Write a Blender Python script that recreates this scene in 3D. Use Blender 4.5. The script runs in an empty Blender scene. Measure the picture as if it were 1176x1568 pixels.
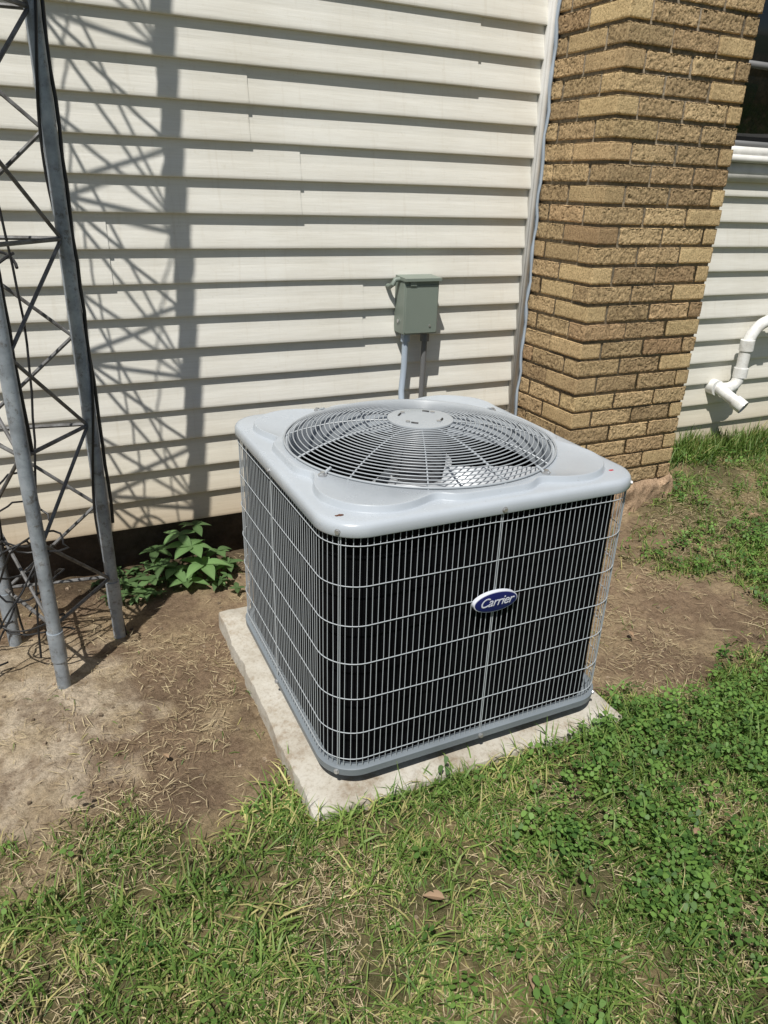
import bpy, math, random
import numpy as np
from mathutils import Matrix, Vector
rng=np.random.default_rng(7); random.seed(7)
sc=bpy.context.scene
col=sc.collection

# ---------------------------------------------------------------- helpers
def vhash(i,j,k,seed):
    i=i.astype(np.int64);j=j.astype(np.int64);k=k.astype(np.int64)
    h=(i*374761393+j*668265263+k*2147483647+seed*974711)&0xFFFFFFFF
    h=((h^(h>>13))*1274126177)&0xFFFFFFFF
    h=((h^(h>>16))*2246822519)&0xFFFFFFFF
    return ((h^(h>>15))&0xFFFFFF)/float(0xFFFFFF)
def vn(P,scale=1.,seed=0):
    P=np.asarray(P,float)*scale
    if P.shape[1]==2: P=np.column_stack([P,np.zeros(len(P))])
    F=np.floor(P);u=P-F;u=u*u*(3-2*u)
    out=0
    for a in(0,1):
        for b in(0,1):
            for c in(0,1):
                w=(u[:,0] if a else 1-u[:,0])*(u[:,1] if b else 1-u[:,1])*(u[:,2] if c else 1-u[:,2])
                out=out+w*vhash(F[:,0]+a,F[:,1]+b,F[:,2]+c,seed)
    return out
def fbm(P,scale,seed=0,o=4):
    r=0;a=.5;t=0
    for i in range(o):
        r=r+a*vn(P,scale*2**i,seed+i*17);t+=a;a*=.5
    return r/t
def sst(x,a,b):
    t=np.clip((x-a)/(b-a),0,1);return t*t*(3-2*t)

class MB:
    """mesh builder: verts, faces and optional per-vertex colours"""
    def __init__(s): s.v=[];s.f=[];s.c=[];s.n=0
    def add(s,V,F,c=None):
        V=np.asarray(V,float)
        s.v.append(V)
        s.f.extend([tuple(int(q)+s.n for q in f) for f in F])
        if c is None:c=(1,1,1)
        c=np.asarray(c,float)
        if c.ndim==1:c=np.tile(c,(len(V),1))
        s.c.append(c); s.n+=len(V)
    def box(s,lo,hi,c=None,M=None):
        x0,y0,z0=lo;x1,y1,z1=hi
        V=np.array([(x0,y0,z0),(x1,y0,z0),(x1,y1,z0),(x0,y1,z0),(x0,y0,z1),(x1,y0,z1),(x1,y1,z1),(x0,y1,z1)],float)
        if M is not None:V=np.array([M@Vector(v) for v in V])
        s.add(V,[(0,3,2,1),(4,5,6,7),(0,1,5,4),(1,2,6,5),(2,3,7,6),(3,0,4,7)],c)
    def tube(s,path,r,n=8,closed=False,cap=True,c=None):
        P=np.asarray(path,float);m=len(P)
        rr=np.full(m,r) if np.isscalar(r) else np.asarray(r,float)
        if closed: T=np.roll(P,-1,0)-np.roll(P,1,0)
        else:
            T=np.gradient(P,axis=0)
        T/=np.linalg.norm(T,axis=1)[:,None]+1e-12
        ref=np.array([0,0,1.]) if abs(T[0,2])<.9 else np.array([1.,0,0])
        U=[];u=np.cross(T[0],ref);u/=np.linalg.norm(u)
        for i in range(m):
            u=u-T[i]*(u@T[i]);u/=np.linalg.norm(u)+1e-12;U.append(u)
        U=np.array(U);W=np.cross(T,U)
        a=np.arange(n)*2*math.pi/n
        V=P[:,None]+rr[:,None,None]*(np.cos(a)[None,:,None]*U[:,None]+np.sin(a)[None,:,None]*W[:,None])
        F=[]
        for i in range(m if closed else m-1):
            j=(i+1)%m
            for k in range(n):
                l=(k+1)%n
                F.append((i*n+k,i*n+l,j*n+l,j*n+k))
        if cap and not closed:
            F.append(tuple(range(n))[::-1]);F.append(tuple((m-1)*n+k for k in range(n)))
        s.add(V.reshape(-1,3),F,c)
    def loft(s,rings,c=None,closed_top=False,closed_bot=False):
        R=np.array(rings);m,n=R.shape[:2];F=[]
        for i in range(m-1):
            for k in range(n):
                l=(k+1)%n;F.append((i*n+k,i*n+l,(i+1)*n+l,(i+1)*n+k))
        if closed_bot:F.append(tuple(range(n))[::-1])
        if closed_top:F.append(tuple((m-1)*n+k for k in range(n)))
        s.add(R.reshape(-1,3),F,c)
    def make(s,name,mat,parent=None,smooth=True,angle=40,recalc=True):
        V=np.concatenate(s.v);C=np.concatenate(s.c)
        me=bpy.data.meshes.new(name)
        me.vertices.add(len(V));me.vertices.foreach_set('co',V.ravel())
        tot=np.array([len(f) for f in s.f],np.int32)
        lp=np.fromiter((q for f in s.f for q in f),np.int32,int(tot.sum()))
        me.loops.add(len(lp));me.loops.foreach_set('vertex_index',lp)
        me.polygons.add(len(tot))
        st=np.concatenate([[0],np.cumsum(tot)[:-1]]).astype(np.int32)
        me.polygons.foreach_set('loop_start',st)
        me.polygons.foreach_set('loop_total',tot)
        me.update(calc_edges=True);me.validate()
        if len(me.vertices)==len(C):
            ca=me.color_attributes.new('Col','FLOAT_COLOR','POINT')
            ca.data.foreach_set('color',np.column_stack([C,np.ones(len(C))]).ravel())
        if recalc:
            import bmesh
            b=bmesh.new();b.from_mesh(me);bmesh.ops.recalc_face_normals(b,faces=b.faces);b.to_mesh(me);b.free()
        if smooth:
            me.polygons.foreach_set('use_smooth',np.ones(len(me.polygons),bool))
            try: me.set_sharp_from_angle(angle=math.radians(angle))
            except Exception: pass
        me.materials.append(mat)
        ob=bpy.data.objects.new(name,me);col.objects.link(ob)
        if parent:ob.parent=parent
        return ob
def empty(name):
    e=bpy.data.objects.new(name,None);col.objects.link(e);e.empty_display_size=.1;return e

# ---------------------------------------------------------------- materials
class N:
    def __init__(s,name,rough=.6,metal=0,base=(.5,.5,.5),spec=.5):
        s.m=bpy.data.materials.new(name);s.m.use_nodes=True;s.t=s.m.node_tree
        s.b=s.t.nodes['Principled BSDF'];s.out=s.t.nodes['Material Output']
        s.b.inputs['Roughness'].default_value=rough;s.b.inputs['Metallic'].default_value=metal
        s.b.inputs['Base Color'].default_value=(*base,1);s.b.inputs['Specular IOR Level'].default_value=spec
    def n(s,ty,**k):
        x=s.t.nodes.new(ty)
        for a,b in k.items():setattr(x,a,b)
        return x
    def l(s,a,b):s.t.links.new(a,b)
    def coord(s,scale=(1,1,1)):
        tc=s.n('ShaderNodeTexCoord');mp=s.n('ShaderNodeMapping');mp.inputs['Scale'].default_value=scale
        s.l(tc.outputs['Object'],mp.inputs['Vector']);return mp.outputs['Vector']
    def noise(s,scale,detail=4,rough=.6,vec=None):
        x=s.n('ShaderNodeTexNoise');x.inputs['Scale'].default_value=scale;x.inputs['Detail'].default_value=detail
        x.inputs['Roughness'].default_value=rough
        s.l(vec if vec is not None else s.coord(),x.inputs['Vector']);return x.outputs['Fac']
    def ramp(s,fac,stops):
        r=s.n('ShaderNodeValToRGB');e=r.color_ramp.elements
        while len(e)<len(stops):e.new(.5)
        for q,(p,c) in zip(e,stops):
            q.position=p;q.color=(*c,1) if not np.isscalar(c) else (c,c,c,1)
        s.l(fac,r.inputs['Fac']);return r.outputs['Color']
    def mul(s,a,b,fac=1.,mode='MULTIPLY'):
        x=s.n('ShaderNodeMix',data_type='RGBA',blend_type=mode)
        if np.isscalar(fac):x.inputs[0].default_value=fac
        else:s.l(fac,x.inputs[0])
        for q,i in((a,6),(b,7)):
            if isinstance(q,tuple):x.inputs[i].default_value=(*q,1)
            else:s.l(q,x.inputs[i])
        return x.outputs[2]
    def vc(s):
        a=s.n('ShaderNodeVertexColor');a.layer_name='Col';return a.outputs['Color']
    def base(s,c):s.l(c,s.b.inputs['Base Color'])
    def bump(s,h,st=.5,d=.002):
        x=s.n('ShaderNodeBump');x.inputs['Strength'].default_value=st;x.inputs['Distance'].default_value=d
        s.l(h,x.inputs['Height']);s.l(x.outputs['Normal'],s.b.inputs['Normal'])

# vinyl siding
m=N('vinyl_siding',rough=.46,spec=.4);vx=m.coord((1.2,1,28))
g=m.noise(7,4,.5,vx)
dirt=m.noise(3,5,.6);fine=m.noise(60,4,.7)
c=m.ramp(g,[(.3,(.685,.665,.60)),(.7,(.745,.73,.67))])
c=m.mul(c,m.ramp(dirt,[(.25,(.84,.81,.75)),(.6,(1,1,1))]),.5)
c=m.mul(c,m.ramp(fine,[(.28,(.8,.77,.7)),(.4,(1,1,1))]),.35)
strk=m.noise(6,4,.6,m.coord((9,1,.7)))
c=m.mul(c,m.ramp(strk,[(.28,(.82,.78,.72)),(.42,(1,1,1))]),.3)
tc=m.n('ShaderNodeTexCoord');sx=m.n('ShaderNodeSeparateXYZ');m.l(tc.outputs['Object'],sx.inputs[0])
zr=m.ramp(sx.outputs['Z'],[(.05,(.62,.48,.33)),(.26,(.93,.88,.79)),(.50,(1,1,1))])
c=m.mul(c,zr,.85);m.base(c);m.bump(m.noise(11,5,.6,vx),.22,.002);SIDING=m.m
# white trim
m=N('white_vinyl_trim',rough=.45);m.base(m.ramp(m.noise(14,4),[(.3,(.62,.61,.58)),(.7,(.76,.75,.72))]));TRIM=m.m
# brick
m=N('rug_face_brick',rough=.9,spec=.2)
c=m.mul(m.vc(),m.ramp(m.noise(170,4,.75),[(.36,(.38,.32,.25)),(.5,(.97,.97,.97)),(.75,(1.3,1.27,1.2))]),.85)
c=m.mul(c,m.ramp(m.noise(9,4),[(.3,(.80,.77,.74)),(.65,(1.05,1.04,1.02))]),.7)
m.base(c);m.bump(m.noise(200,5,.75),.9,.004);BRICK=m.m
m=N('mortar',rough=.95,spec=.1);m.base(m.ramp(m.noise(80,5),[(.3,(.14,.115,.08)),(.7,(.34,.285,.21))]));m.bump(m.noise(150,4),.7,.004);MORTAR=m.m
# painted steel
def steel(name,base,rough=.38,var=.06,metal=0.):
    m=N(name,rough=rough,metal=metal)
    b=np.array(base)
    c=m.ramp(m.noise(5,5,.65),[(.3,tuple(b*(1-var))),(.7,tuple(b*(1+var)))])
    c=m.mul(c,m.ramp(m.noise(160,3,.7),[(.27,(.6,.55,.48)),(.34,(1,1,1))]),.5)
    m.base(c);m.l(m.ramp(m.noise(12,5),[(.3,rough*.8),(.7,rough*1.25)]),m.b.inputs['Roughness']);m.bump(m.noise(220,2),.05,.0006);return m.m
PAINT=steel('painted_grey_steel',(.42,.455,.49),.24)
PAINTD=steel('base_pan_paint',(.17,.195,.215),.45,.1)
WIRE=steel('wire_coating',(.40,.43,.45),.4)
GUARD=steel('guard_wire_coating',(.36,.385,.405),.3)
SCREW=steel('screw_steel',(.5,.5,.5),.3,.05,.7)
BOXM=steel('disconnect_box_paint',(.20,.235,.20),.45,.04)
CONDA=steel('conduit_grey',(.36,.42,.49),.5)
CONDB=steel('conduit_dark_grey',(.15,.15,.15),.5)
BLADE=steel('fan_blade_aluminium',(.50,.52,.54),.4,.08,.3)
MOTOR=steel('motor_housing',(.09,.09,.095),.4)
m=N('coil_fins',rough=.85,spec=.05)
c=m.ramp(m.noise(30,4),[(.3,(.0015,.0015,.002)),(.8,(.005,.005,.006))]);m.base(c);COIL=m.m
m=N('black_plastic',rough=.5,base=(.012,.012,.013));BLACK=m.m
m=N('rust_spot',rough=.8);m.base(m.ramp(m.noise(90,4),[(.3,(.05,.02,.012)),(.7,(.16,.06,.03))]));RUST=m.m
m=N('red_mark',rough=.5,base=(.45,.03,.04));RED=m.m
m=N('badge_blue',rough=.3,base=(.008,.012,.10));BLUE=m.m
m=N('badge_white',rough=.35,base=(.62,.64,.70));WHITE=m.m
# galvanised
m=N('galvanised_steel',rough=.5,metal=.3)
c=m.ramp(m.noise(14,5,.7),[(.3,(.19,.21,.23)),(.55,(.33,.37,.41)),(.75,(.46,.50,.53))])
c=m.mul(c,m.ramp(m.noise(40,5,.75),[(.34,(.40,.30,.22)),(.46,(1,1,1))]),.75)
m.base(c);m.bump(m.noise(120,3),.2,.001);GALV=m.m
m=N('weathered_brace_steel',rough=.6,metal=.2)
m.base(m.ramp(m.noise(30,5,.7),[(.3,(.05,.045,.04)),(.6,(.18,.18,.18)),(.8,(.30,.30,.31))]));BRACE=m.m
# concrete
m=N('pad_concrete',rough=.9,spec=.2)
c=m.ramp(m.noise(6,6,.7),[(.25,(.29,.245,.19)),(.5,(.45,.42,.36)),(.75,(.54,.52,.47))])
c=m.mul(c,m.ramp(m.noise(120,4,.7),[(.3,(.6,.55,.5)),(.5,(1,1,1))]),.6)
c=m.mul(c,m.ramp(m.noise(14,6,.75),[(.36,(.62,.52,.42)),(.5,(1,1,1))]),.7)
m.base(c);m.bump(m.noise(140,5,.7),.5,.002);CONC=m.m
m=N('foundation',rough=.95,spec=.1);m.base(m.ramp(m.noise(12,5),[(.3,(.05,.042,.035)),(.7,(.12,.10,.085))]));m.bump(m.noise(40,5),.8,.01);FOUND=m.m
m=N('pvc_pipe',rough=.3);m.base(m.ramp(m.noise(15,5,.7),[(.3,(.55,.53,.49)),(.55,(.78,.78,.76))]));PVC=m.m
m=N('window_glass',rough=.05,base=(.01,.013,.015),spec=.5);GLASS=m.m
m=N('roof_shingle',rough=.9);m.base(m.ramp(m.noise(40,4),[(.3,(.05,.05,.05)),(.7,(.12,.11,.10))]));ROOF=m.m
# soil
m=N('soil',rough=.97,spec=.08)
c=m.mul(m.vc(),m.ramp(m.noise(55,6,.75),[(.3,(.5,.45,.4)),(.5,(.95,.95,.95)),(.72,(1.35,1.32,1.25))]),.9)
c=m.mul(c,m.ramp(m.noise(300,4,.8),[(.3,(.5,.45,.4)),(.48,(1,1,1)),(.75,(1.3,1.27,1.25))]),.75)
m.base(c);m.bump(m.noise(75,8,.75),1.,.014);SOIL=m.m
# vegetation
def leafmat(name,trans=.35,rough=.5,spec=.3):
    m=N(name,rough=rough,spec=spec);m.base(m.vc())
    tr=m.n('ShaderNodeBsdfTranslucent');mx=m.n('ShaderNodeMixShader');mx.inputs[0].default_value=trans
    m.l(m.mul(m.vc(),(1.2,1.25,.7),1.),tr.inputs['Color'])
    m.l(m.b.outputs[0],mx.inputs[1]);m.l(tr.outputs[0],mx.inputs[2]);m.l(mx.outputs[0],m.out.inputs['Surface']);return m.m
GRASS=leafmat('grass_blades');LEAF=leafmat('leaf');STRAW=leafmat('dry_straw',.12,.7,.2)

# ---------------------------------------------------------------- ground
WY=.98      # wall plane
def gh(X,Y):
    P=np.column_stack([X,Y])
    h=-.088+.022*(fbm(P,2.2,3,3)-.5)*2+.012*(fbm(P,14,9,3)-.5)*2
    h=h+.13*sst(X,.75,1.8)*sst(Y,-.3,.7)
    h=h+.02*sst(-X,.5,1.2)*sst(Y,-.2,.3)
    near=np.exp(-((X/.6)**4+((Y)/.6)**4));h=h*(1-near)+near*(-.085)
    h=h+.030*sst(-Y,.36,.47)*sst(.95-np.abs(X-.05),0,.4)*sst(Y,-1.1,-.6)
    return h
def green(X,Y):
    """0 bare .. 1 lush"""
    P=np.column_stack([X,Y]);n=fbm(P,5,21,4)-.5
    yb=np.where(X<-.45,-.25,np.where(X<.45,-.36,-.35+.10*(X-.45)))
    g=sst(yb-Y+n*.35,-.05,.14)
    right=sst(X-(1.28-.35*(Y-.1))+n*.9,-.12,.35)*sst(X,.9,1.0)*.8
    return np.clip(np.maximum(g,right),0,1)
def axis(lo,hi,st,far):
    a=np.arange(lo,hi,st);o=[];d=st;x=lo
    while x>-far:
        d*=1.35;x-=d;o.append(x)
    p=[];d=st;x=a[-1]
    while x<far:
        d*=1.35;x+=d;p.append(x)
    return np.array(o[::-1]+list(a)+p)
gx=axis(-2.2,2.8,.012,250);gy=axis(-1.7,1.15,.012,250)
X,Y=np.meshgrid(gx,gy);Xf,Yf=X.ravel(),Y.ravel()
Z=gh(Xf,Yf);far=np.maximum(np.abs(Xf),np.abs(Yf))>6;Z[far]=-.09
Pg=np.column_stack([Xf,Yf])
g=green(Xf,Yf)
Z=Z+.008*(vn(Pg,50,5)-.5)*(1-.3*g)+.014*np.maximum(vn(Pg,28,6)-.70,0)*2
n1=fbm(Pg,3,31,4)[:,None];n2=fbm(Pg,9,41,4)[:,None]
soil=np.array([.250,.180,.120])*(.55+.8*n1)
pale=np.array([.60,.51,.39])
k=(sst(.45-np.hypot((Xf+1.10),(Yf-.18)*1.05)+(n2[:,0]-.5)*.6,-.03,.14)*.9)[:,None]
k=k*(.35+.65*sst(fbm(Pg,22,43,3),.38,.56))[:,None]
soil=soil*(1-k)+pale*k
dry=np.array([.38,.295,.185]);kk=(sst(n2[:,0],.42,.68)*.6)[:,None];soil=soil*(1-kk)+dry*kk
gc=np.array([.115,.115,.05])+np.array([.12,.075,.045])*sst(n2,.45,.65)
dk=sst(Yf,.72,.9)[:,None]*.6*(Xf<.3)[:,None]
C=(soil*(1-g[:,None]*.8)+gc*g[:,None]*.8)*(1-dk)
C[far]=(.10,.12,.04)
nx,ny=len(gx),len(gy)
idx=np.arange(nx*ny).reshape(ny,nx)
Fq=np.stack([idx[:-1,:-1],idx[:-1,1:],idx[1:,1:],idx[1:,:-1]],-1).reshape(-1,4)
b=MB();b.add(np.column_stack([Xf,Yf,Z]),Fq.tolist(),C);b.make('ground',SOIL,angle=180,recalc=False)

# ---------------------------------------------------------------- vegetation
def blocked(X,Y,mrg=.0):
    pad=(X>-.435-mrg)&(X<.432+mrg)&(Y>-.428-mrg)&(Y<.485+mrg)
    wall=Y>.985;pil=(X>.97)&(X<1.57)&(Y>.57)
    return pad|wall|pil
def scatter(nn,x0,x1,y0,y1,dens):
    X=rng.uniform(x0,x1,nn);Y=rng.uniform(y0,y1,nn)
    k=(rng.random(nn)<dens(X,Y))&~blocked(X,Y);return X[k],Y[k]
def blades(X,Y,L,W,lean,az,colr,curl=1.0,lift=0.0,twist=None):
    n=len(X);Z=gh(X,Y)+lift
    T=np.array([0,.34,.68,1.])
    pts=[]
    bend=rng.normal(0,.25,n)
    for t in T:
        ang=lean*(1+curl*t*1.1)
        d=L*t
        h=d*np.cos(np.minimum(ang*.75,1.75));o=d*np.sin(np.minimum(ang*.75,1.75))
        a2=az+bend*t
        pts.append(np.column_stack([X+np.cos(a2)*o,Y+np.sin(a2)*o,Z+h]))
    tw=az+math.pi/2 if twist is None else az+math.pi/2+twist
    side=np.column_stack([np.cos(tw),np.sin(tw),rng.normal(0,.25,n)])*(W/2)[:,None]
    wf=[.75,1.,.7]
    V=np.zeros((n,7,3))
    for i in range(3):
        V[:,2*i]=pts[i]-side*wf[i];V[:,2*i+1]=pts[i]+side*wf[i]
    V[:,6]=pts[3]
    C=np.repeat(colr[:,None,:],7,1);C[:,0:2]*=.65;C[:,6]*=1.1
    return V.reshape(-1,3),C.reshape(-1,3),n
def bladeobj(name,parts,mat):
    V=np.concatenate([p[0] for p in parts]);C=np.concatenate([p[1] for p in parts]);n=sum(p[2] for p in parts)
    base=(np.arange(n)*7)[:,None]
    pat=np.array([0,1,3,2, 2,3,5,4, 4,5,6])
    lp=(base+pat).ravel().astype(np.int32)
    tot=np.tile([4,4,3],n).astype(np.int32)
    st=np.concatenate([[0],np.cumsum(tot)[:-1]]).astype(np.int32)
    me=bpy.data.meshes.new(name);me.vertices.add(len(V));me.vertices.foreach_set('co',V.ravel())
    me.loops.add(len(lp));me.loops.foreach_set('vertex_index',lp)
    me.polygons.add(len(tot));me.polygons.foreach_set('loop_start',st);me.polygons.foreach_set('loop_total',tot)
    me.update(calc_edges=True)
    ca=me.color_attributes.new('Col','FLOAT_COLOR','POINT');ca.data.foreach_set('color',np.column_stack([C,np.ones(len(C))]).ravel())
    me.polygons.foreach_set('use_smooth',np.ones(len(tot),bool))
    me.materials.append(mat);ob=bpy.data.objects.new(name,me);col.objects.link(ob);return ob
def gcol(n,X,Y):
    t=rng.random(n)[:,None];f=fbm(np.column_stack([X,Y]),6,77,3)[:,None]
    left=sst(-X,.1,.9)[:,None]
    a=np.array([.080,.165,.032]);b_=np.array([.24,.33,.085]);c=a*(1-t)+b_*t
    yel=np.array([.46,.42,.18]);w=(rng.random(n)[:,None]<(.07+.30*np.clip(f-.42,0,1)*2+.13*left))
    c=np.where(w,yel*(.7+.5*rng.random((n,1))),c)
    return c*(.65+.65*f)
def clump(X,Y):
    return sst(fbm(np.column_stack([X,Y]),10,55,3),.38,.58)
def dg(X,Y):
    g=green(X,Y);left=sst(-X,.25,.75);f=fbm(np.column_stack([X,Y]),3.2,155,3)
    return g*(.22+.78*clump(X,Y))*(1-.40*left*sst(Y,-1.1,-.3))*(1-.55*sst(f,.49,.62)*sst(.30-X,0,.4))
X,Y=scatter(215000,-1.7,1.7,-1.45,.2,dg)
n=len(X);P1=blades(X,Y,rng.uniform(.020,.055,n)*(1+.6*(rng.random(n)<.08)),rng.uniform(.0015,.0038,n),rng.uniform(.2,1.25,n),rng.uniform(0,6.28,n),gcol(n,X,Y),twist=rng.normal(0,.4,n))
X,Y=scatter(46000,.8,3.4,-.6,.98,lambda X,Y:green(X,Y)*(.12+.88*clump(X,Y)))
n=len(X);P2=blades(X,Y,rng.uniform(.025,.07,n),rng.uniform(.002,.0042,n),rng.uniform(.2,1.1,n),rng.uniform(0,6.28,n),gcol(n,X,Y))
X,Y=scatter(9000,1.56,3.4,.72,.98,lambda X,Y:sst(Y,.72,.92)*.8)
n=len(X);P3=blades(X,Y,rng.uniform(.05,.15,n),rng.uniform(.003,.006,n),rng.uniform(.1,.7,n),rng.uniform(0,6.28,n),gcol(n,X,Y)*.9)
tx=[];ty=[]
cent=[(-.50,-.33),(-.55,-.38),(-.47,-.43),(-.62,-.42),(-.40,-.46),(-.30,-.455),(-.18,-.45),(-.08,-.46),(0.05,-.455),(.12,-.47),(.2,-.455),(.30,-.45),(.38,-.455),(.46,-.42),(.47,-.33),(-.75,-.48),(-.85,-.62),(-.6,-.6),(-.98,-.42),(-.7,-.72),(-.48,-.36),(-.46,-.28),(-.47,-.40)]
for cx,cy in cent:
    k=rng.integers(24,48);tx+=list(cx+rng.normal(0,.03,k));ty+=list(cy+rng.normal(0,.022,k))
for i in range(230):
    cx=rng.uniform(-1.3,1.2);cy=rng.uniform(-1.3,-.45);k=rng.integers(8,26)
    tx+=list(cx+rng.normal(0,.018,k));ty+=list(cy+rng.normal(0,.018,k))
X=np.array(tx);Y=np.array(ty);kk=~blocked(X,Y);X,Y=X[kk],Y[kk];n=len(X)
P4=blades(X,Y,rng.uniform(.04,.10,n),rng.uniform(.0025,.005,n),rng.uniform(.3,1.25,n),rng.uniform(0,6.28,n),gcol(n,X,Y)*1.08)
X,Y=scatter(5500,-1.9,2.2,-.6,.9,lambda X,Y:.3*sst(fbm(np.column_stack([X,Y]),4,167,3),.45,.6))
n=len(X);P5=blades(X,Y,rng.uniform(.015,.05,n),rng.uniform(.0015,.003,n),rng.uniform(.3,1.3,n),rng.uniform(0,6.28,n),gcol(n,X,Y))
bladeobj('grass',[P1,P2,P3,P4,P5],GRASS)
def ds(X,Y):
    f=fbm(np.column_stack([X,Y]),5,91,4);return (.10+.90*sst(f,.43,.60))*(.5+.4*green(X,Y))*(1-.65*sst(-X,.5,.9)*sst(Y,-.05,.1))
X,Y=scatter(115000,-1.8,2.4,-1.45,.9,ds)
n=len(X);t=rng.random((n,1));sc_=np.array([.28,.205,.12])*(1-t)+np.array([.62,.52,.33])*t
LL=rng.uniform(.010,.045,n)*(1+1.2*(rng.random(n)<.07))
S1=blades(X,Y,LL,rng.uniform(.0008,.0020,n),np.full(n,2.03)+rng.normal(0,.12,n),rng.uniform(0,6.28,n),sc_,curl=.05,lift=rng.uniform(.003,.014,n))
X,Y=scatter(18000,-1.8,2.2,-1.45,.5,lambda X,Y:green(X,Y)*(.30+.70*sst(-X,-.3,.4)))
n=len(X);S2=blades(X,Y,rng.uniform(.02,.06,n),rng.uniform(.001,.0025,n),rng.uniform(.8,1.7,n),rng.uniform(0,6.28,n),np.tile([.54,.45,.26],(n,1))*rng.uniform(.55,1.2,(n,1)))
bladeobj('dry_straw',[S1,S2],STRAW)
def clov(X,Y,size,hgt,nl=3):
    n=len(X);Z=gh(X,Y)+hgt
    vs=[];cs=[];az0=rng.uniform(0,6.28,n);tilt=rng.normal(0,.4,(n,2))
    base=np.array([.105,.235,.055]);t=rng.random(n)
    cc=base*(.55+.95*t[:,None]);cc[:,0]+=.05*t
    out=[(0,0),(.35,.32),(.75,.42),(1.0,.22),(1.0,-.22),(.75,-.42),(.35,-.32)]
    for j in range(nl):
        a=az0+j*2*math.pi/nl+rng.normal(0,.12,n);V=np.zeros((n,7,3))
        for q,(u,w) in enumerate(out):
            lx=size*(.12+u);ly=size*w
            x=np.cos(a)*lx-np.sin(a)*ly;y=np.sin(a)*lx+np.cos(a)*ly
            z=np.abs(w)*size*.35-(u**2)*size*.15
            V[:,q]=np.column_stack([X+x,Y+y,Z+z+x*tilt[:,0]+y*tilt[:,1]])
        vs.append(V);C=np.repeat(cc[:,None],7,1);C[:,0]*=.7;cs.append(C)
    return np.concatenate(vs).reshape(-1,3),np.concatenate(cs).reshape(-1,3),n*nl
def dc(X,Y):
    f=fbm(np.column_stack([X,Y]),4.5,131,3)
    return green(X,Y)*np.clip(sst(X*.5-Y*.12+f*.95,.46,.72)*(.4+.6*clump(X,Y))+.05*clump(X,Y),0,1)
X,Y=scatter(28000,-1.3,2.2,-1.45,.3,dc);n=len(X)
c1=clov(X,Y,rng.uniform(.007,.0155,n),rng.uniform(.010,.055,n))
X,Y=scatter(3000,.9,3.2,-.5,.97,lambda X,Y:green(X,Y)*clump(X,Y));n=len(X)
c2=clov(X,Y,rng.uniform(.008,.018,n),rng.uniform(.012,.06,n))
V=np.concatenate([c1[0],c2[0]]);C=np.concatenate([c1[1],c2[1]]);n=c1[2]+c2[2]
b=MB();F=[(7*i,7*i+1,7*i+2,7*i+3,7*i+4,7*i+5,7*i+6) for i in range(n)]
b.add(V,F,C);b.make('clover',LEAF,smooth=False,recalc=False)

def leaf(b,base,dirv,L,W,colr,droop=.25,fold=.25):
    d=Vector(dirv).normalized();s=d.cross(Vector((0,0,1))).normalized();u=s.cross(d)
    V=[];m=7
    for i in range(m):
        t=i/(m-1);w=W*math.sin(math.pi*(t**.75))*.5*(1 if i not in(0,m-1) else 0)
        p=Vector(base)+d*L*t-Vector((0,0,1))*droop*L*t*t
        V+=[p-s*w+u*fold*w,p,p+s*w+u*fold*w]
    F=[]
    for i in range(m-1):
        a=3*i;F+=[(a,a+1,a+4,a+3),(a+1,a+2,a+5,a+4)]
    cc=np.tile(colr,(len(V),1));cc[1::3]*=1.25
    b.add([tuple(v) for v in V],F,cc)
b=MB()
def sprig(x,y,h,L,nl,bright,lx=0,ly=0):
    z0=float(gh(np.array([x]),np.array([y]))[0])
    top=(x+lx,y+ly,z0+h)
    b.tube([(x,y,z0-.01),(x+lx*.4,y+ly*.4,z0+h*.6),top],.0022,5,c=(.06,.09,.03))
    a0=random.uniform(0,6.28)
    for i in range(nl):
        a=a0+i*6.283/nl+random.uniform(-.25,.25)
        leaf(b,top,(math.cos(a),math.sin(a),random.uniform(-.1,.45)),L*random.uniform(.75,1.1),L*.48,np.array([.10,.17,.065])*bright*random.uniform(.75,1.25),random.uniform(.1,.5))
for x,y,h,L,nl,br in [(-.45,.80,.14,.11,6,1.8),(-.41,.76,.08,.10,5,1.9),(-.48,.87,.17,.08,5,1.3),(-.56,.83,.07,.07,5,1),(-.62,.81,.05,.065,5,1),(-.68,.82,.03,.055,5,.9),(-.50,.77,.04,.08,5,1.3),(-.37,.85,.09,.07,5,1),(-.34,.79,.05,.06,5,1.1),(-.58,.89,.10,.07,5,.8),(-.74,.79,.025,.05,4,1),(-.42,.90,.17,.07,5,1.),(-.52,.82,.07,.08,5,1.4),(-.38,.72,.03,.045,5,.9),(-.33,.68,.02,.04,4,.9),(-.65,.77,.03,.06,5,1.1)]:
    sprig(x,y,h,L,nl,br,random.uniform(-.02,.02),-random.uniform(0,.03))
for i in range(60):
    x=random.uniform(-.8,-.3);y=random.uniform(.7,.93);sprig(x,y,random.uniform(.008,.05),random.uniform(.02,.035),4,random.uniform(.6,1.1))
b.make('leafy_weed',LEAF,recalc=False)

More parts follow.
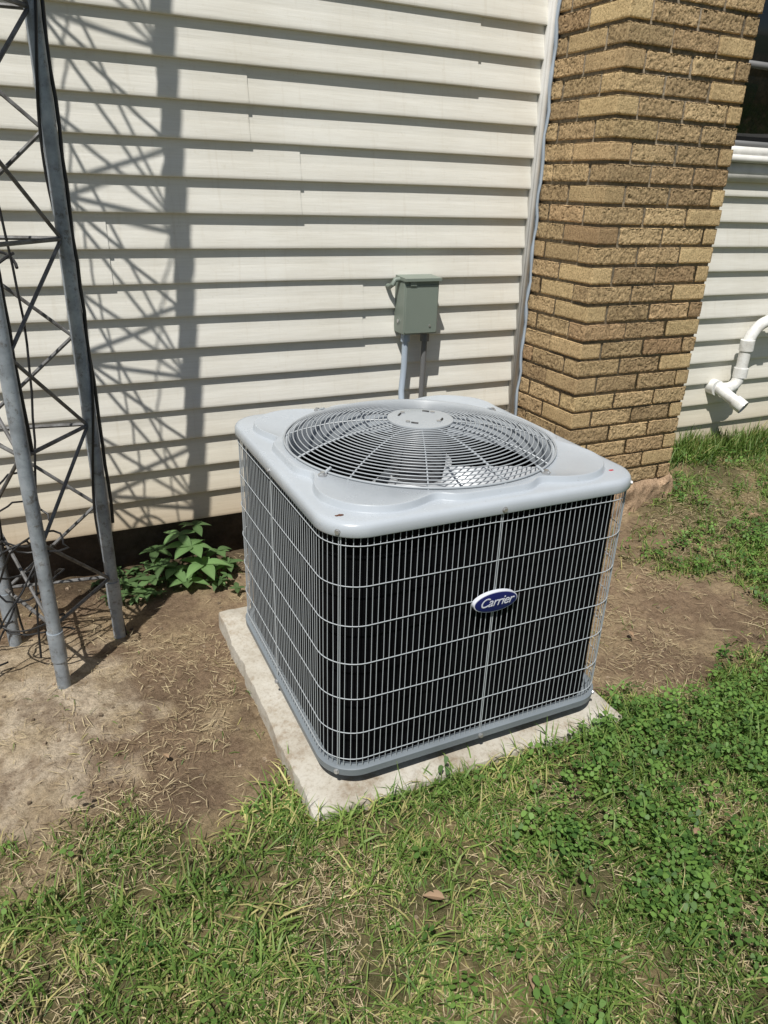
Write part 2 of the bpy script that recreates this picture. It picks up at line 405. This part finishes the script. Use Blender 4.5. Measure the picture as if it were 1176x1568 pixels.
# ---------------------------------------------------------------- house
house=empty('house')
c=.1056;z0=.0746;ncourse=28
b=MB()
prof=[(.000,.0005),(.0155,0.),(.0182,.0018),(.0188,.005),(.0182,.012),(.0085,.052),(.0076,.056),(.0022,c+.004)]
seams={6:.241,7:.241,8:-.62,9:-.62,10:.007,11:.007,12:-.16,13:-.16,0:-1.15,1:-1.15,2:.62,3:.62,4:-1.25,5:-1.25,14:.66,15:.66}
def course(k,x0,x1,off,xs=.10):
    n=max(2,int((x1-x0)/xs)+1);xx=np.linspace(x0,x1,n)
    V=[];m=len(prof)
    wob=.0012*(vn(np.column_stack([xx,np.full(n,k*3.3)]),1.7,8)-.5)*2
    wo=.0018*(vn(np.column_stack([xx,np.full(n,k*1.7)]),2.3,18)-.5)
    for i,x in enumerate(xx):
        for (o,dz) in prof:V.append((x,WY-o-off-wo[i]*(o>.005),z0+k*c+dz+wob[i]*(dz<c)))
    F=[(i*m+j,(i+1)*m+j,(i+1)*m+j+1,i*m+j+1) for i in range(n-1) for j in range(m-1)]
    b.add(V,F)
    V=[(x1,WY-o-off,z0+k*c+dz) for (o,dz) in prof]+[(x1,WY-o+.001,z0+k*c+dz) for (o,dz) in prof]
    b.add(V,[(j,j+1,m+j+1,m+j) for j in range(m-1)])
for k in range(ncourse):
    sx=seams.get(k,random.uniform(-3,3))
    course(k,-4,sx+.02,.0036);course(k,sx,.956,0)
    course(k,1.545,1.70 if 13<=k<=21 else 5,0)
    if 13<=k<=21: course(k,2.98,5,0)
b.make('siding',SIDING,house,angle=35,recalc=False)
b=MB();b.box((-4,WY+.004,-.3),(5,WY+.25,z0+ncourse*c));b.make('wall_core',FOUND,house,smooth=False)
b=MB();b.box((.946,WY-.030,z0-.01),(.949,WY+.002,3.0));b.box((.949,WY-.034,z0-.01),(.970,WY-.031,3.0));b.box((.949,WY-.031,z0-.01),(.952,WY+.002,3.0))
b.box((1.548,WY-.032,z0),(1.566,WY+.002,3.0))
b.make('j_channel',TRIM,house,smooth=False)
b=MB()
pts=[( .975+.004*math.sin(i*1.3),WY-.035-.003*math.sin(i*2.1),-.1+i*.04) for i in range(76)];b.tube(pts,[.005+.003*random.random() for _ in pts],6)
b.make('caulk_bead',CONDA,house)
# brick pilaster
PX0,PX1,PY0,PY1=.982,1.553,.586,WY
b=MB();ch=.0672;mj=.011
def brickbox(lo,hi,colr,amp,res):
    lo=np.array(lo);hi=np.array(hi);d=hi-lo
    n=np.maximum(2,(d/res).astype(int)+1)
    for ax in range(3):
        for sgn in(0,1):
            if ax==1 and sgn==1:continue
            u,v=[q for q in range(3) if q!=ax]
            if ax==2:nu,nv=n[u],max(2,int(n[v]//2))
            else:nu,nv=n[u],n[v]
            U,Vv=np.meshgrid(np.linspace(0,1,nu),np.linspace(0,1,nv))
            P=np.zeros((nu*nv,3));P[:,u]=lo[u]+d[u]*U.ravel();P[:,v]=lo[v]+d[v]*Vv.ravel();P[:,ax]=hi[ax] if sgn else lo[ax]
            near=[np.minimum(P[:,i]-lo[i],hi[i]-P[:,i]) for i in range(3)]
            er=.005
            for i in range(3):
                if i==ax:continue
                e=np.clip(1-near[i]/er,0,1)**2
                P[:,ax]-= (1 if sgn else -1)*e*.003*(1 if ax!=2 else .3)
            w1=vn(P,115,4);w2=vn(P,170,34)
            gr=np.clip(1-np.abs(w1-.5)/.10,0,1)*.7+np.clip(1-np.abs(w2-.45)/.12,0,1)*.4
            nz=(vn(P,60,12)-.5)*.8+(vn(P,240,13)-.5)*.5
            dn=np.array([0,0,0.]);dn[ax]=1 if sgn else -1
            P=P+dn*((nz-gr)*amp)[:,None]
            idx=np.arange(nu*nv).reshape(nv,nu)
            Q=np.stack([idx[:-1,:-1],idx[:-1,1:],idx[1:,1:],idx[1:,:-1]],-1).reshape(-1,4)
            if not (sgn^(ax==1)):Q=Q[:,::-1]
            cl=np.tile(colr,(len(P),1))*(1-.6*np.clip(gr,0,1)*min(1,amp/.0026)**1.5)[:,None]  # shade of the grooves painted into the brick colour
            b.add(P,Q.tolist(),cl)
tan=np.array([.62,.465,.265]);yel=np.array([.70,.535,.295]);brn=np.array([.44,.31,.18]);red=np.array([.43,.26,.155])
def bc(smooth=False):
    t=random.random()
    x=yel if smooth else tan
    x=x*(1-.7*t)+(brn if random.random()<.75 else red)*.7*t
    return x*random.uniform(.80,1.15)
for k in range(-7,40):
    zl=.392+k*ch;zh=zl+ch-mj
    if zl>3:break
    res=.0036 if zl<1.95 else .02
    A=.0034
    j=lambda:random.uniform(-.003,.003)
    dz=random.uniform(-.0015,.0015);zl+=dz;zh+=dz
    ev=k%2==0
    if ev:
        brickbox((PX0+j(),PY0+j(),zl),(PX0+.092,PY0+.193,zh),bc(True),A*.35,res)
        xs=[PX0+.102];side=[PY0+.203]
    else:
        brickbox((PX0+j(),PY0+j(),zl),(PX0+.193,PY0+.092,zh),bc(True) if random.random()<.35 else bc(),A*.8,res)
        xs=[PX0+.203];side=[PY0+.102]
    x=xs[0]
    while x<PX1-.02:
        x1=min(x+.193,PX1)
        if PX1-x1<.05:x1=PX1
        last=x1>=PX1-.001
        yj=PY0+j()
        sm=last and random.random()<.6
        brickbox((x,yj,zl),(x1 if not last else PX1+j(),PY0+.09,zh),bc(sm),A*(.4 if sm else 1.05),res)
        x=x1+mj
    y=side[0]
    while y<PY1-.02:
        y1=min(y+.193,PY1);sm=random.random()<.2
        if PY1-y1<.05:y1=PY1
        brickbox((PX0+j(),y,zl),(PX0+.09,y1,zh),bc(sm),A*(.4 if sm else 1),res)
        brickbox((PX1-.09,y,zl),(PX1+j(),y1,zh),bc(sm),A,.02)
        y=y1+mj
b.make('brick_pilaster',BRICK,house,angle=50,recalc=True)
b=MB();b.box((PX0+.007,PY0+.007,-.3),(PX1-.007,PY1+.05,3.0));b.make('mortar_bed',MORTAR,house,smooth=False)
b=MB()
U,Vv=np.meshgrid(np.linspace(0,1,90),np.linspace(0,1,40));U=U.ravel();Vv=Vv.ravel()
P=np.column_stack([PX0-.01+U*(PX1-PX0+.02),PY0-.008-.02*(1-Vv)-.022*fbm(np.column_stack([U*12,Vv*5]),2,61),-.2+Vv*(.27+.05*U+.06*(vn(np.column_stack([U,U*0]),9,3)-.5))])
P[:,1]+=sst(Vv,.9,1)*.035
idx=np.arange(3600).reshape(40,90);Q=np.stack([idx[:-1,:-1],idx[:-1,1:],idx[1:,1:],idx[1:,:-1]],-1).reshape(-1,4)
b.add(P,Q.tolist(),np.tile([.42,.30,.20],(3600,1))*(.45+1.0*fbm(P,22,71)[:,None]))
b.make('mortar_skim',BRICK,house,recalc=False)
# window
b=MB();wx0,wx1,wz0,wz1=1.70,2.98,1.42,2.35
for lo,hi in [((wx0,WY-.035,wz0-.02),(wx0+.05,WY+.02,wz1)),((wx1-.05,WY-.035,wz0-.02),(wx1,WY+.02,wz1)),((wx0,WY-.035,wz1),(wx1,WY+.02,wz1+.05)),((wx0-.01,WY-.05,wz0-.05),(wx1+.01,WY+.02,wz0-.021)),((wx0+.051,WY-.03,wz0-.02),(wx1-.051,WY+.015,wz0+.012)),((wx0,WY-.03,wz0-.125),(wx1,WY+.01,wz0-.052))]:b.box(lo,hi)
b.make('window_frame',TRIM,house,smooth=False)
b=MB();b.box((wx0+.051,WY-.02,1.72),(wx1-.051,WY+.012,1.745));b.box((wx0+.051,WY-.016,wz0+.013),(wx1-.051,WY+.012,wz0+.035));b.box((2.20,WY-.014,wz0+.036),(2.212,WY+.012,1.719));b.make('window_screen_frame',CONDB,house,smooth=False)
b=MB();b.box((wx0+.04,WY-.008,wz0),(wx1-.04,WY-.002,wz1));b.make('window_glass',GLASS,house,smooth=False)
b=MB();b.box((-4,WY-.18,3.04),(5,WY+.3,3.09));
b.add([(-4,WY-.18,3.1),(5,WY-.18,3.1),(5,WY+3,4.4),(-4,WY+3,4.4)],[(0,1,2,3)]);b.make('roof_eave',ROOF,house,smooth=False)

# ---------------------------------------------------------------- AC unit
ac=empty('air_conditioner_unit')
def rs(th,half,r):
    a=np.abs(np.cos(th));bb=np.abs(np.sin(th));cc=half-r
    t=half/np.maximum(a,bb);mn=t*np.minimum(a,bb)
    disc=np.maximum(cc**2*(a+bb)**2-2*cc**2+r*r,0)
    return np.where(mn>cc,cc*(a+bb)+np.sqrt(disc),t)
TH=np.linspace(0,2*math.pi,481)[:-1]
def ring(R,z):
    R=R if not np.isscalar(R) else np.full(len(TH),R)
    return np.column_stack([R*np.cos(TH),R*np.sin(TH),np.full(len(TH),z)])
H=.603;top=.646
b=MB();Ri=.330
em=rs(TH,.360,.13)
for i in range(4):
    aa=i*math.pi/2+math.pi/4
    for sg,wd,dp0 in((-.40,.10,.028),(.40,.10,.028)):
        dth=(TH-(aa+sg)+math.pi)%(2*math.pi)-math.pi
        em=em-dp0*np.exp(-(dth/wd)**2)
em=np.maximum(em,Ri+.014)
o=rs(TH,.380,.082)
dp_=.0135
rings=[ring(Ri-.006,top-.085),ring(Ri-.004,top-.02),ring(Ri-.001,top-.006),ring(Ri+.002,top-.001),ring(Ri+.005,top+.0006),
 ring(np.maximum(em-.012,Ri+.007),top-.0005),ring(em-.006,top+.0012),ring(em-.002,top+.0010),ring(em,top-.0015),ring(em+.002,top-dp_+.0025),ring(em+.004,top-dp_),
 ring(np.maximum(o,em+.008),top-dp_+.0005),ring(rs(TH,.3885,.087),top-dp_-.0014),ring(rs(TH,.3925,.09),top-dp_-.006),ring(rs(TH,.3945,.09),top-dp_-.012),ring(rs(TH,.395,.09),H+.002),ring(rs(TH,.394,.09),H),ring(rs(TH,.388,.086),H+.001)]
b.loft(rings);b.make('top_cover',PAINT,ac,angle=38)
b=MB();b.loft([ring(rs(TH,.36,.07),-.004),ring(rs(TH,.389,.09),-.004),ring(rs(TH,.393,.09),0),ring(rs(TH,.394,.09),.018),ring(rs(TH,.390,.09),.021),ring(rs(TH,.375,.08),.021),ring(rs(TH,.374,.08),.012),ring(.02,.012)],closed_bot=True,closed_top=True);b.make('base_pan',PAINTD,ac,angle=40)
b=MB()
for fx in(-.25,.25):
    for fy in(-.25,.25):b.tube([(fx,fy,-.036),(fx,fy,-.003)],.03,16)
b.make('feet',BLACK,ac)
b=MB();b.loft([ring(rs(TH,.369,.078),.015),ring(rs(TH,.369,.078),H+.01),ring(rs(TH,.345,.06),H+.01),ring(rs(TH,.345,.06),.015)]);b.make('coil',COIL,ac)
def perim(half,r,s):
    st=2*(half-r);ar=r*math.pi/2;L=4*(st+ar);s=(s+st/2)%L
    side=int(s//(st+ar));u=s-side*(st+ar)
    if u<=st:p=(-(half-r)+u,-half)
    else:
        a=(u-st)/r;p=((half-r)+r*math.sin(a),-(half-r)-r*math.cos(a))
    for _ in range(side):p=(-p[1],p[0])
    return p
hw,rw=.3865,.084;L=4*(2*(hw-rw)+rw*math.pi/2)
b=MB();nw=int(round(L/.0143/4)*4)
for i in range(nw):
    x,y=perim(hw,rw,i*L/nw+random.uniform(-.0008,.0008))
    wz=.0010*math.sin(i*2.3);x3,y3=perim(hw,rw,i*L/nw+wz)
    b.tube([(x,y,.015),(x3,y3,.31),(x,y,H+.005)],.00088,5,cap=False)
hz=[.045,.118,.211,.304,.397,.490,.583]
for z in hz:
    P=[(*perim(hw+.002,rw+.002,s),z+.0010*math.sin(s*9+z*20)) for s in np.linspace(0,L*(hw+.002)/hw,240)[:-1]]
    b.tube(P,.0012,5,closed=True)
b.make('wire_grille',WIRE,ac,angle=80)
b=MB();sb=MB()
Lc=2*(hw-rw)+rw*math.pi/2
def screw(x,y,z,nx,ny,r=.005):
    n=Vector((nx,ny,0)).normalized();p=Vector((x,y,z))
    sb.tube([tuple(p-n*.004),tuple(p+n*.001)],r*1.35,12);sb.tube([tuple(p+n*.001),tuple(p+n*.005)],r,6)
for q in range(4):
    for s in (0,-Lc/2,):
        ss=q*Lc+s
        for dd in(-.0022,.0022):
            x,y=perim(hw+.002,rw+.002,ss+dd);b.tube([(x,y,.01),(x,y,H+.004)],.0012,6,cap=False)
        x0_,y0_=perim(hw,rw,ss+.003);x1_,y1_=perim(hw,rw,ss-.003)
        t=Vector((x0_-x1_,y0_-y1_,0)).normalized();nx,ny=t.y,-t.x
        cx,cy=perim(hw,rw,ss)
        cx+=nx*.008;cy+=ny*.008
        screw(cx,cy,H+.010,nx,ny);screw(cx,cy,.009,nx,ny)
b.make('corner_posts',WIRE,ac,angle=80)
RG=.340
b=MB();gz=lambda r:top+.004+.048*(1-(r/RG)**3.0)
for i in range(24):
    r=.082+(RG-.082)*i/23
    t=np.linspace(0,2*math.pi,145)[:-1]
    b.tube(np.column_stack([r*np.cos(t),r*np.sin(t),np.full(144,gz(r))]),.0015 if i<23 else .0028,6,closed=True)
for i in range(12):
    a=i*math.pi/6+.10
    rr=np.linspace(.05,RG+.003,18)
    for da in ((-.0,) if i%3 else (-.012,.012)):
        b.tube([(r*math.cos(a+da*.1/max(r,.1)),r*math.sin(a+da*.1/max(r,.1)),gz(r)-.0034) for r in rr],.0020,6)
b.make('fan_guard',GUARD,ac,angle=80)
b=MB();zc=gz(.05)
rg=lambda r,z:np.column_stack([r*np.cos(TH[::8]),r*np.sin(TH[::8]),np.full(60,z)])
b.loft([rg(.081,zc-.004),rg(.084,zc-.001),rg(.083,zc+.003),rg(.076,zc+.004),rg(.03,zc+.0055),rg(.004,zc+.0055)],closed_top=True,closed_bot=True);b.make('guard_hub_plate',GUARD,ac,angle=50)
for i in range(4):
    a=i*math.pi/2+.5;sb.tube([(.055*math.cos(a),.055*math.sin(a),zc+.003),(.055*math.cos(a),.055*math.sin(a),zc+.008)],.006,8)
bb=MB()
for i in range(4):
    a=i*math.pi/2+.5
    p=[( .055*math.cos(a+q),.055*math.sin(a+q),zc+.0052) for q in np.linspace(.18,.5,5)];bb.tube(p,.0028,6)
bb.make('hub_slots',BLACK,ac)
b=MB()
for i in range(4):
    aa=i*math.pi/2+math.pi/4-.33
    r=.356;x,y=r*math.cos(aa),r*math.sin(aa)
    d=(math.cos(aa),math.sin(aa))
    b.tube([(.330*d[0],.330*d[1],top+.012),(.342*d[0],.342*d[1],top+.008),(.349*d[0],.349*d[1],top+.003),(.364*d[0],.364*d[1],top+.0025)],.0035,8)
    sb.tube([(x,y,top-.012),(x,y,top+.004)],.010,12);sb.tube([(x,y,top+.004),(x,y,top+.009)],.0055,6)
b.make('guard_clips',GUARD,ac)
sb.make('screws',SCREW,ac,angle=30)
b=MB();zf=.535
for i in range(3):
    a0=i*2*math.pi/3+.9
    n1_,n2_=14,8;V=[]
    for p in range(n1_):
        u=p/(n1_-1);r=.075+.235*u
        wdt=.75*(.55+.6*math.sin(math.pi*min(u*1.05,1)**.8*.75))
        for q in range(n2_):
            v=q/(n2_-1)-.5;a=a0+v*wdt*1.15+.35*u
            z=zf+v*.085*(1-.25*u)+.012*(v*v*4)
            V.append((r*math.cos(a),r*math.sin(a),z))
    F=[(p*n2_+q,p*n2_+q+1,(p+1)*n2_+q+1,(p+1)*n2_+q) for p in range(n1_-1) for q in range(n2_-1)]
    b.add(V,F)
b.loft([rg(.09,zf-.012),rg(.092,zf),rg(.08,zf+.014),rg(.02,zf+.016)],closed_top=True,closed_bot=True)
b.make('fan_blades',BLADE,ac,recalc=False)
b=MB();b.loft([rg(.05,zf+.01),rg(.068,zf+.016),rg(.07,zf+.03),rg(.07,zc-.02),rg(.062,zc-.006),rg(.02,zc-.005)],closed_top=True,closed_bot=True);b.make('fan_motor',MOTOR,ac,angle=35)
b=MB();b.loft([rg(.09,.012),rg(.09,.25),rg(.07,.30),rg(.02,.31)],closed_top=True);
b.tube([(.0,.08,.28),(.08,.2,.34),(.2,.26,.30),(.3,.28,.2)],.008,8)
b.make('compressor',BLACK,ac)
bd=empty('badge');bd.parent=ac
e=np.linspace(0,2*math.pi,65)[:-1];bx,bz=.000,.390
def ell(a,h,y):return np.column_stack([bx+a*np.cos(e),np.full(64,y),bz+h*np.sin(e)])
b=MB();b.loft([ell(.0575,.0255,-.388),ell(.0575,.0255,-.396),ell(.0570,.0250,-.398)],closed_top=True,closed_bot=True);b.make('badge_rim',WHITE,bd,angle=30)
b=MB();b.loft([ell(.0550,.0232,-.3975),ell(.0549,.0231,-.3990),ell(.0535,.0220,-.3994)],closed_top=True,closed_bot=True);b.make('badge_face',BLUE,bd,angle=30)
cu=bpy.data.curves.new('badge_lettering','FONT');cu.body='Carrier';cu.size=.0315;cu.shear=.38;cu.align_x='CENTER';cu.align_y='CENTER';cu.extrude=.0003;cu.space_character=.92
to=bpy.data.objects.new('badge_lettering',cu);col.objects.link(to);to.location=(bx,-.3999,bz+.001);to.rotation_euler=(math.pi/2,0,0);to.parent=bd;cu.materials.append(WHITE)
def blot(name,x,y,mat,s):
    b=MB();a=np.linspace(0,2*math.pi,25)[:-1];r=s*(.7+.5*rng.random(24))
    z=top-dp_+.0012
    b.loft([np.column_stack([x+r*np.cos(a)*1.5,y+r*np.sin(a)*.7,np.full(24,z-.002)]),np.column_stack([x+r*.9*np.cos(a)*1.5,y+r*.9*np.sin(a)*.7,np.full(24,z)])],closed_top=True);b.make(name,mat,ac)
blot('rust_chip',-.352,-.337,RUST,.0065)
blot('red_mark',.340,-.328,RED,.005)

# concrete pad
b=MB()
def slab(x0,x1,y0,y1,z0_,z1_):
    n=240;t=np.linspace(0,2*math.pi,n+1)[:-1]
    def rr(ins,z,amp=1.):
        P=[]
        cx,cy=(x0+x1)/2,(y0+y1)/2;hx,hy=(x1-x0)/2-ins,(y1-y0)/2-ins
        for a in t:
            ca,sa=math.cos(a),math.sin(a);k=min(hx/abs(ca) if abs(ca)>1e-6 else 9,hy/abs(sa) if abs(sa)>1e-6 else 9)
            P.append((cx+ca*k,cy+sa*k,z))
        P=np.array(P);w=.006*(fbm(P*[1,1,0],18,5,3)-.5)*2*amp+.004*np.minimum(vn(P*[1,1,0],60,6)-.25,0)*4*amp
        P[:,0]-=w*np.sign(P[:,0]);P[:,1]-=np.roll(w,7)*np.sign(P[:,1]);P[:,2]+=w*.3;return P
    b.loft([rr(-.004,z0_),rr(0,z1_-.010),rr(.002,z1_-.003),rr(.008,z1_),rr(.2,z1_+.001,.2)],closed_top=True)
slab(-.444,.424,-.434,.478,-.16,-.036)
b.make('concrete_pad',CONC,angle=35)

# ---------------------------------------------------------------- electrical disconnect
dx=empty('electrical_disconnect_box')
b=MB();x0_,x1_,y0_,z0_,z1_=.390,.532,.885,.728,.925
def rbox(b,lo,hi,r=.004):
    x0,y0,z0=lo;x1,y1,z1=hi
    def rg_(ins,y):
        pts=[]
        for (cx,cz,a0) in((x1-r,z1-r,0),(x0+r,z1-r,90),(x0+r,z0+r,180),(x1-r,z0+r,270)):
            for q in range(5):
                a=math.radians(a0+q*22.5);pts.append((cx+(r-ins)*math.cos(a),y,cz+(r-ins)*math.sin(a)))
        return pts
    b.loft([rg_(0,y1),rg_(0,y0+.002),rg_(.0015,y0)],closed_top=True,closed_bot=True)
rbox(b,(x0_,y0_+.004,z0_),(x1_,WY-.012,z1_))
rbox(b,(x0_+.004,y0_,z0_+.004),(x1_-.004,y0_+.004,z1_-.02),.006)
b.add([(x0_-.003,y0_-.010,z1_-.006),(x1_+.003,y0_-.010,z1_-.006),(x1_+.003,y0_-.010,z1_+.004),(x0_-.003,y0_-.010,z1_+.004),(x0_-.003,WY-.01,z1_-.006),(x1_+.003,WY-.01,z1_-.006),(x1_+.003,WY-.01,z1_+.010),(x0_-.003,WY-.01,z1_+.010)],[(0,1,2,3),(4,7,6,5),(0,4,5,1),(3,2,6,7),(0,3,7,4),(1,5,6,2)])
b.box((x0_+.02,y0_-.004,z1_-.022),(x0_+.045,y0_-.0005,z1_-.008))
b.tube([(x0_-.001,y0_+.045,z0_+.045),(x0_+.006,y0_+.045,z0_+.045)],.013,18)
b.make('enclosure',BOXM,dx,angle=35)
b=MB();b.tube([(x0_-.004,y0_+.045,z0_+.045),(x0_-.002,y0_+.045,z0_+.045)],.007,12);b.tube([(x0_+.108,y0_-.003,z0_+.03),(x0_+.108,y0_+.001,z0_+.03)],.004,10);b.make('knockout',SCREW,dx)
b=MB();b.tube([(x0_+.026,y0_+.035,z0_+.002),(x0_+.026,y0_+.035,z0_-.03)],.018,8)
b.tube([(x0_+.026,y0_+.035,z0_-.02),(x0_+.026,y0_+.035,z0_-.12),(x0_+.016,y0_+.03,z0_-.22),(x0_-.00,y0_-.02,z0_-.34),(x0_-.01,y0_-.15,z0_-.45),(x0_-.01,y0_-.4,z0_-.5),(x0_-.03,.38,z0_-.5)],.0120,14)
b.make('power_whip',CONDA,dx)
b=MB();b.tube([(x0_+.114,y0_+.045,z0_+.002),(x0_+.114,y0_+.045,z0_-.035)],.018,8)
b.tube([(x0_+.114,y0_+.045,z0_-.03),(x0_+.114,y0_+.048,z0_-.2),(x0_+.114,y0_+.048,z0_-.5),(x0_+.114,y0_+.06,z0_-.9)],.0110,14)
b.make('supply_conduit',CONDB,dx)
b=MB();b.tube([(x0_-.03,WY-.005,z1_-.03),(x0_-.03,WY-.03,z1_-.03),(x0_-.028,WY-.05,z1_-.02),(x0_-.02,WY-.05,z1_-.005),(x0_+.004,WY-.05,z1_-.003)],.009,10)
b.make('side_conduit',BOXM,dx)

# ---------------------------------------------------------------- lattice tower
tw=empty('lattice_tower')
LA,LB,LC=np.array([-.743,.535]),np.array([-.914,.307]),np.array([-1.036,.579])
gzv=lambda p:float(gh(np.array([p[0]]),np.array([p[1]]))[0])
b=MB();TH_=4.4
for p in(LA,LB,LC):
    zz=[gzv(p)-.06,.3,1.0,2.0,3.0,TH_]
    b.tube([(p[0],p[1],z) for z in zz],.0180,14)
    for z in (.02,2.45):
        b.tube([(p[0],p[1],z),(p[0],p[1],z+.09)],.0210,14)
b.make('tower_legs',GALV,tw)
b=MB()
for p,q in((LA,LB),(LB,LC),(LC,LA)):
    d=(q-p)/np.linalg.norm(q-p);n_=np.array([d[1],-d[0]])
    pi=p+d*.012;qi=q-d*.012
    z=.125;k=0
    while z<TH_-.3:
        a,b_=(pi,qi) if k%2==0 else (qi,pi)
        b.tube([(a[0],a[1],z),(b_[0],b_[1],z+.24)],.0050,7)
        z+=.24;k+=1
    for z in np.arange(.125,TH_,.48):b.tube([(pi[0],pi[1],z),(qi[0],qi[1],z)],.0055,7)
b.make('tower_braces',BRACE,tw)
b=MB()
def cable(p,off,w,z0c,z1c,r,seed,loops=0):
    rr=random.Random(seed);P=[]
    n=int((z1c-z0c)/.06)
    for i in range(n+1):
        z=z0c+(z1c-z0c)*i/n
        P.append((p[0]+off[0]+w*math.sin(z*3.1+seed)+rr.uniform(-.002,.002),p[1]+off[1]+w*math.cos(z*2.3+seed*2),z))
    b.tube(P,r,7)
def helix(p,R,pitch,z0c,z1c,r,ph):
    P=[(p[0]+R*math.cos(z/pitch*6.283+ph),p[1]+R*math.sin(z/pitch*6.283+ph),z) for z in np.arange(z0c,z1c,.03)]
    b.tube(P,r,7)
helix(LA,.0215,.95,-.1,4.3,.0034,1.)
cable(LA,(.024,.004),.002,.3,4.3,.0045,1)
cable(LC,(.06,-.05),.035,-.02,4.3,.0032,4);cable(LB,(.0,.10),.05,.0,4.3,.003,5)
cable(LB,(.016,.026),.004,.6,4.3,.0048,6)
for sd in range(6):
    rr=random.Random(sd+40);P=[]
    cx,cy=-1.0+rr.uniform(-.04,.1),.42+rr.uniform(-.05,.1)
    for i in range(26):
        t=i/25;P.append((cx+.10*math.sin(t*7+sd)+rr.uniform(-.01,.01),cy+.07*math.cos(t*6+sd*2),.02+.42*t+.08*math.sin(t*9+sd)))
    P=np.array(P);b.tube(P,.0028,6)
P=[(-.93+.07*math.cos(a),.50+.05*math.sin(a),1.02+.035*math.sin(a*1.3)) for a in np.linspace(0,6.0,30)];b.tube(P,.004,6)
b.make('cables',BLACK,tw)

# ---------------------------------------------------------------- pvc drain
dp=empty('drain_pipe')
def sm(P,n=6):
    P=np.array(P,float);Q=[]
    E=np.vstack([2*P[0]-P[1],P,2*P[-1]-P[-2]])
    for i in range(1,len(E)-2):
        for t in np.linspace(0,1,n,endpoint=False):
            Q.append(.5*((2*E[i])+(-E[i-1]+E[i+1])*t+(2*E[i-1]-5*E[i]+4*E[i+1]-E[i+2])*t*t+(-E[i-1]+3*E[i]-3*E[i+1]+E[i+2])*t**3))
    Q.append(P[-1]);return Q
b=MB()
b.tube(sm([(2.62,.9,.70),(2.42,.9,.70),(2.33,.9,.685),(2.275,.9,.64),(2.255,.9,.58),(2.252,.9,.50),(2.250,.9,.44),(2.235,.9,.40),(2.20,.905,.38),(2.165,.93,.375),(2.155,.965,.375),(2.155,1.0,.375)]),.027,18)
b.tube([(2.2545,.9,.56),(2.2525,.9,.61)],.033,18);b.tube([(2.252,.9,.43),(2.252,.9,.475)],.033,18)
b.tube([(2.37,.9,.70),(2.41,.9,.70)],.033,18)
b.tube([(2.155,.93,.375),(2.155,.985,.375)],.038,18)
p0=np.array((2.16,.93,.375));p1=np.array((2.205,.80,.305));b.tube([p0,p1],.027,18,cap=False);b.tube([p0+(p1-p0)*.66,p1],.034,18,cap=False)
b.tube([p1,p0+(p1-p0)*.5],.026,18,cap=False)
b.make('pvc_tubing',PVC,dp,recalc=False)
b=MB();q=p0+(p1-p0)*.90;b.tube([q,q+(p1-p0)*.03],.0262,18);b.make('pipe_dark_disc',BLACK,dp)  # black disc stands in for the shade inside the open pipe

# small bits: debris
b=MB()
for i in range(900):
    x=random.uniform(-1.5,1.8);y=random.uniform(-1.3,.9)
    if blocked(np.array([x]),np.array([y]))[0]:continue
    z=gzv((x,y));s=random.uniform(.002,.007);V=[]
    for k in range(8):
        V.append((x+(1 if k&1 else -1)*s*random.uniform(.4,1),y+(1 if k&2 else -1)*s*random.uniform(.4,1),z+.002+(1 if k&4 else -1)*s*random.uniform(.3,.7)))
    b.add(V,[(0,2,3,1),(4,5,7,6),(0,1,5,4),(1,3,7,5),(3,2,6,7),(2,0,4,6)],np.array([.32,.25,.18])*random.uniform(.6,1.7))
b.make('pebbles',SOIL)
b=MB()
for x,y,L_ in[(-.28,-.72,.045),(.30,-.80,.03),(1.75,.30,.05),(-.2,-.9,.03),(.75,-.1,.03),(-.7,-.1,.025)]:
    a=random.uniform(0,6.28);leaf(b,(x,y,gzv((x,y))+.025),(math.cos(a),math.sin(a),.1),L_,L_*.5,np.array([.28,.19,.12]),.2,.5)
b.make('fallen_leaves',STRAW,recalc=False)

# ---------------------------------------------------------------- light, world, camera
EL=math.radians(60);AZ=math.radians(39.5)
trav=Vector((math.sin(AZ)*math.cos(EL),math.cos(AZ)*math.cos(EL),-math.sin(EL)))
ld=bpy.data.lights.new('sun','SUN');ld.energy=5.0;ld.angle=math.radians(.5);ld.color=(1,.97,.915)
lo=bpy.data.objects.new('sun',ld);col.objects.link(lo);lo.rotation_euler=trav.to_track_quat('-Z','Y').to_euler();lo.location=(-3,-3,6)
w=bpy.data.worlds.new('World');sc.world=w;w.use_nodes=True;nt=w.node_tree
sky=nt.nodes.new('ShaderNodeTexSky');sky.sky_type='NISHITA';sky.sun_disc=False;sky.sun_elevation=EL;sky.sun_rotation=math.atan2(-trav.x,-trav.y)
nt.links.new(sky.outputs[0],nt.nodes['Background'].inputs[0]);nt.nodes['Background'].inputs[1].default_value=.058
cp=np.array([-.8385,-1.5475,1.2243]);yaw,pit,rol=.4493,.4198,.0332
f=np.array([math.sin(yaw)*math.cos(pit),math.cos(yaw)*math.cos(pit),-math.sin(pit)])
rt=np.array([math.cos(yaw),-math.sin(yaw),0]);up=np.cross(rt,f)
r2=rt*math.cos(rol)+up*math.sin(rol);u2=up*math.cos(rol)-rt*math.sin(rol)
cd=bpy.data.cameras.new('camera');cd.sensor_width=36;cd.lens=1111.6/1568*36;cd.clip_start=.02;cd.clip_end=1000
co=bpy.data.objects.new('camera',cd);col.objects.link(co)
M=Matrix(((r2[0],u2[0],-f[0],cp[0]),(r2[1],u2[1],-f[1],cp[1]),(r2[2],u2[2],-f[2],cp[2]),(0,0,0,1)));co.matrix_world=M
sc.camera=co
sc.view_settings.view_transform='Standard';sc.view_settings.look='None';sc.view_settings.exposure=0
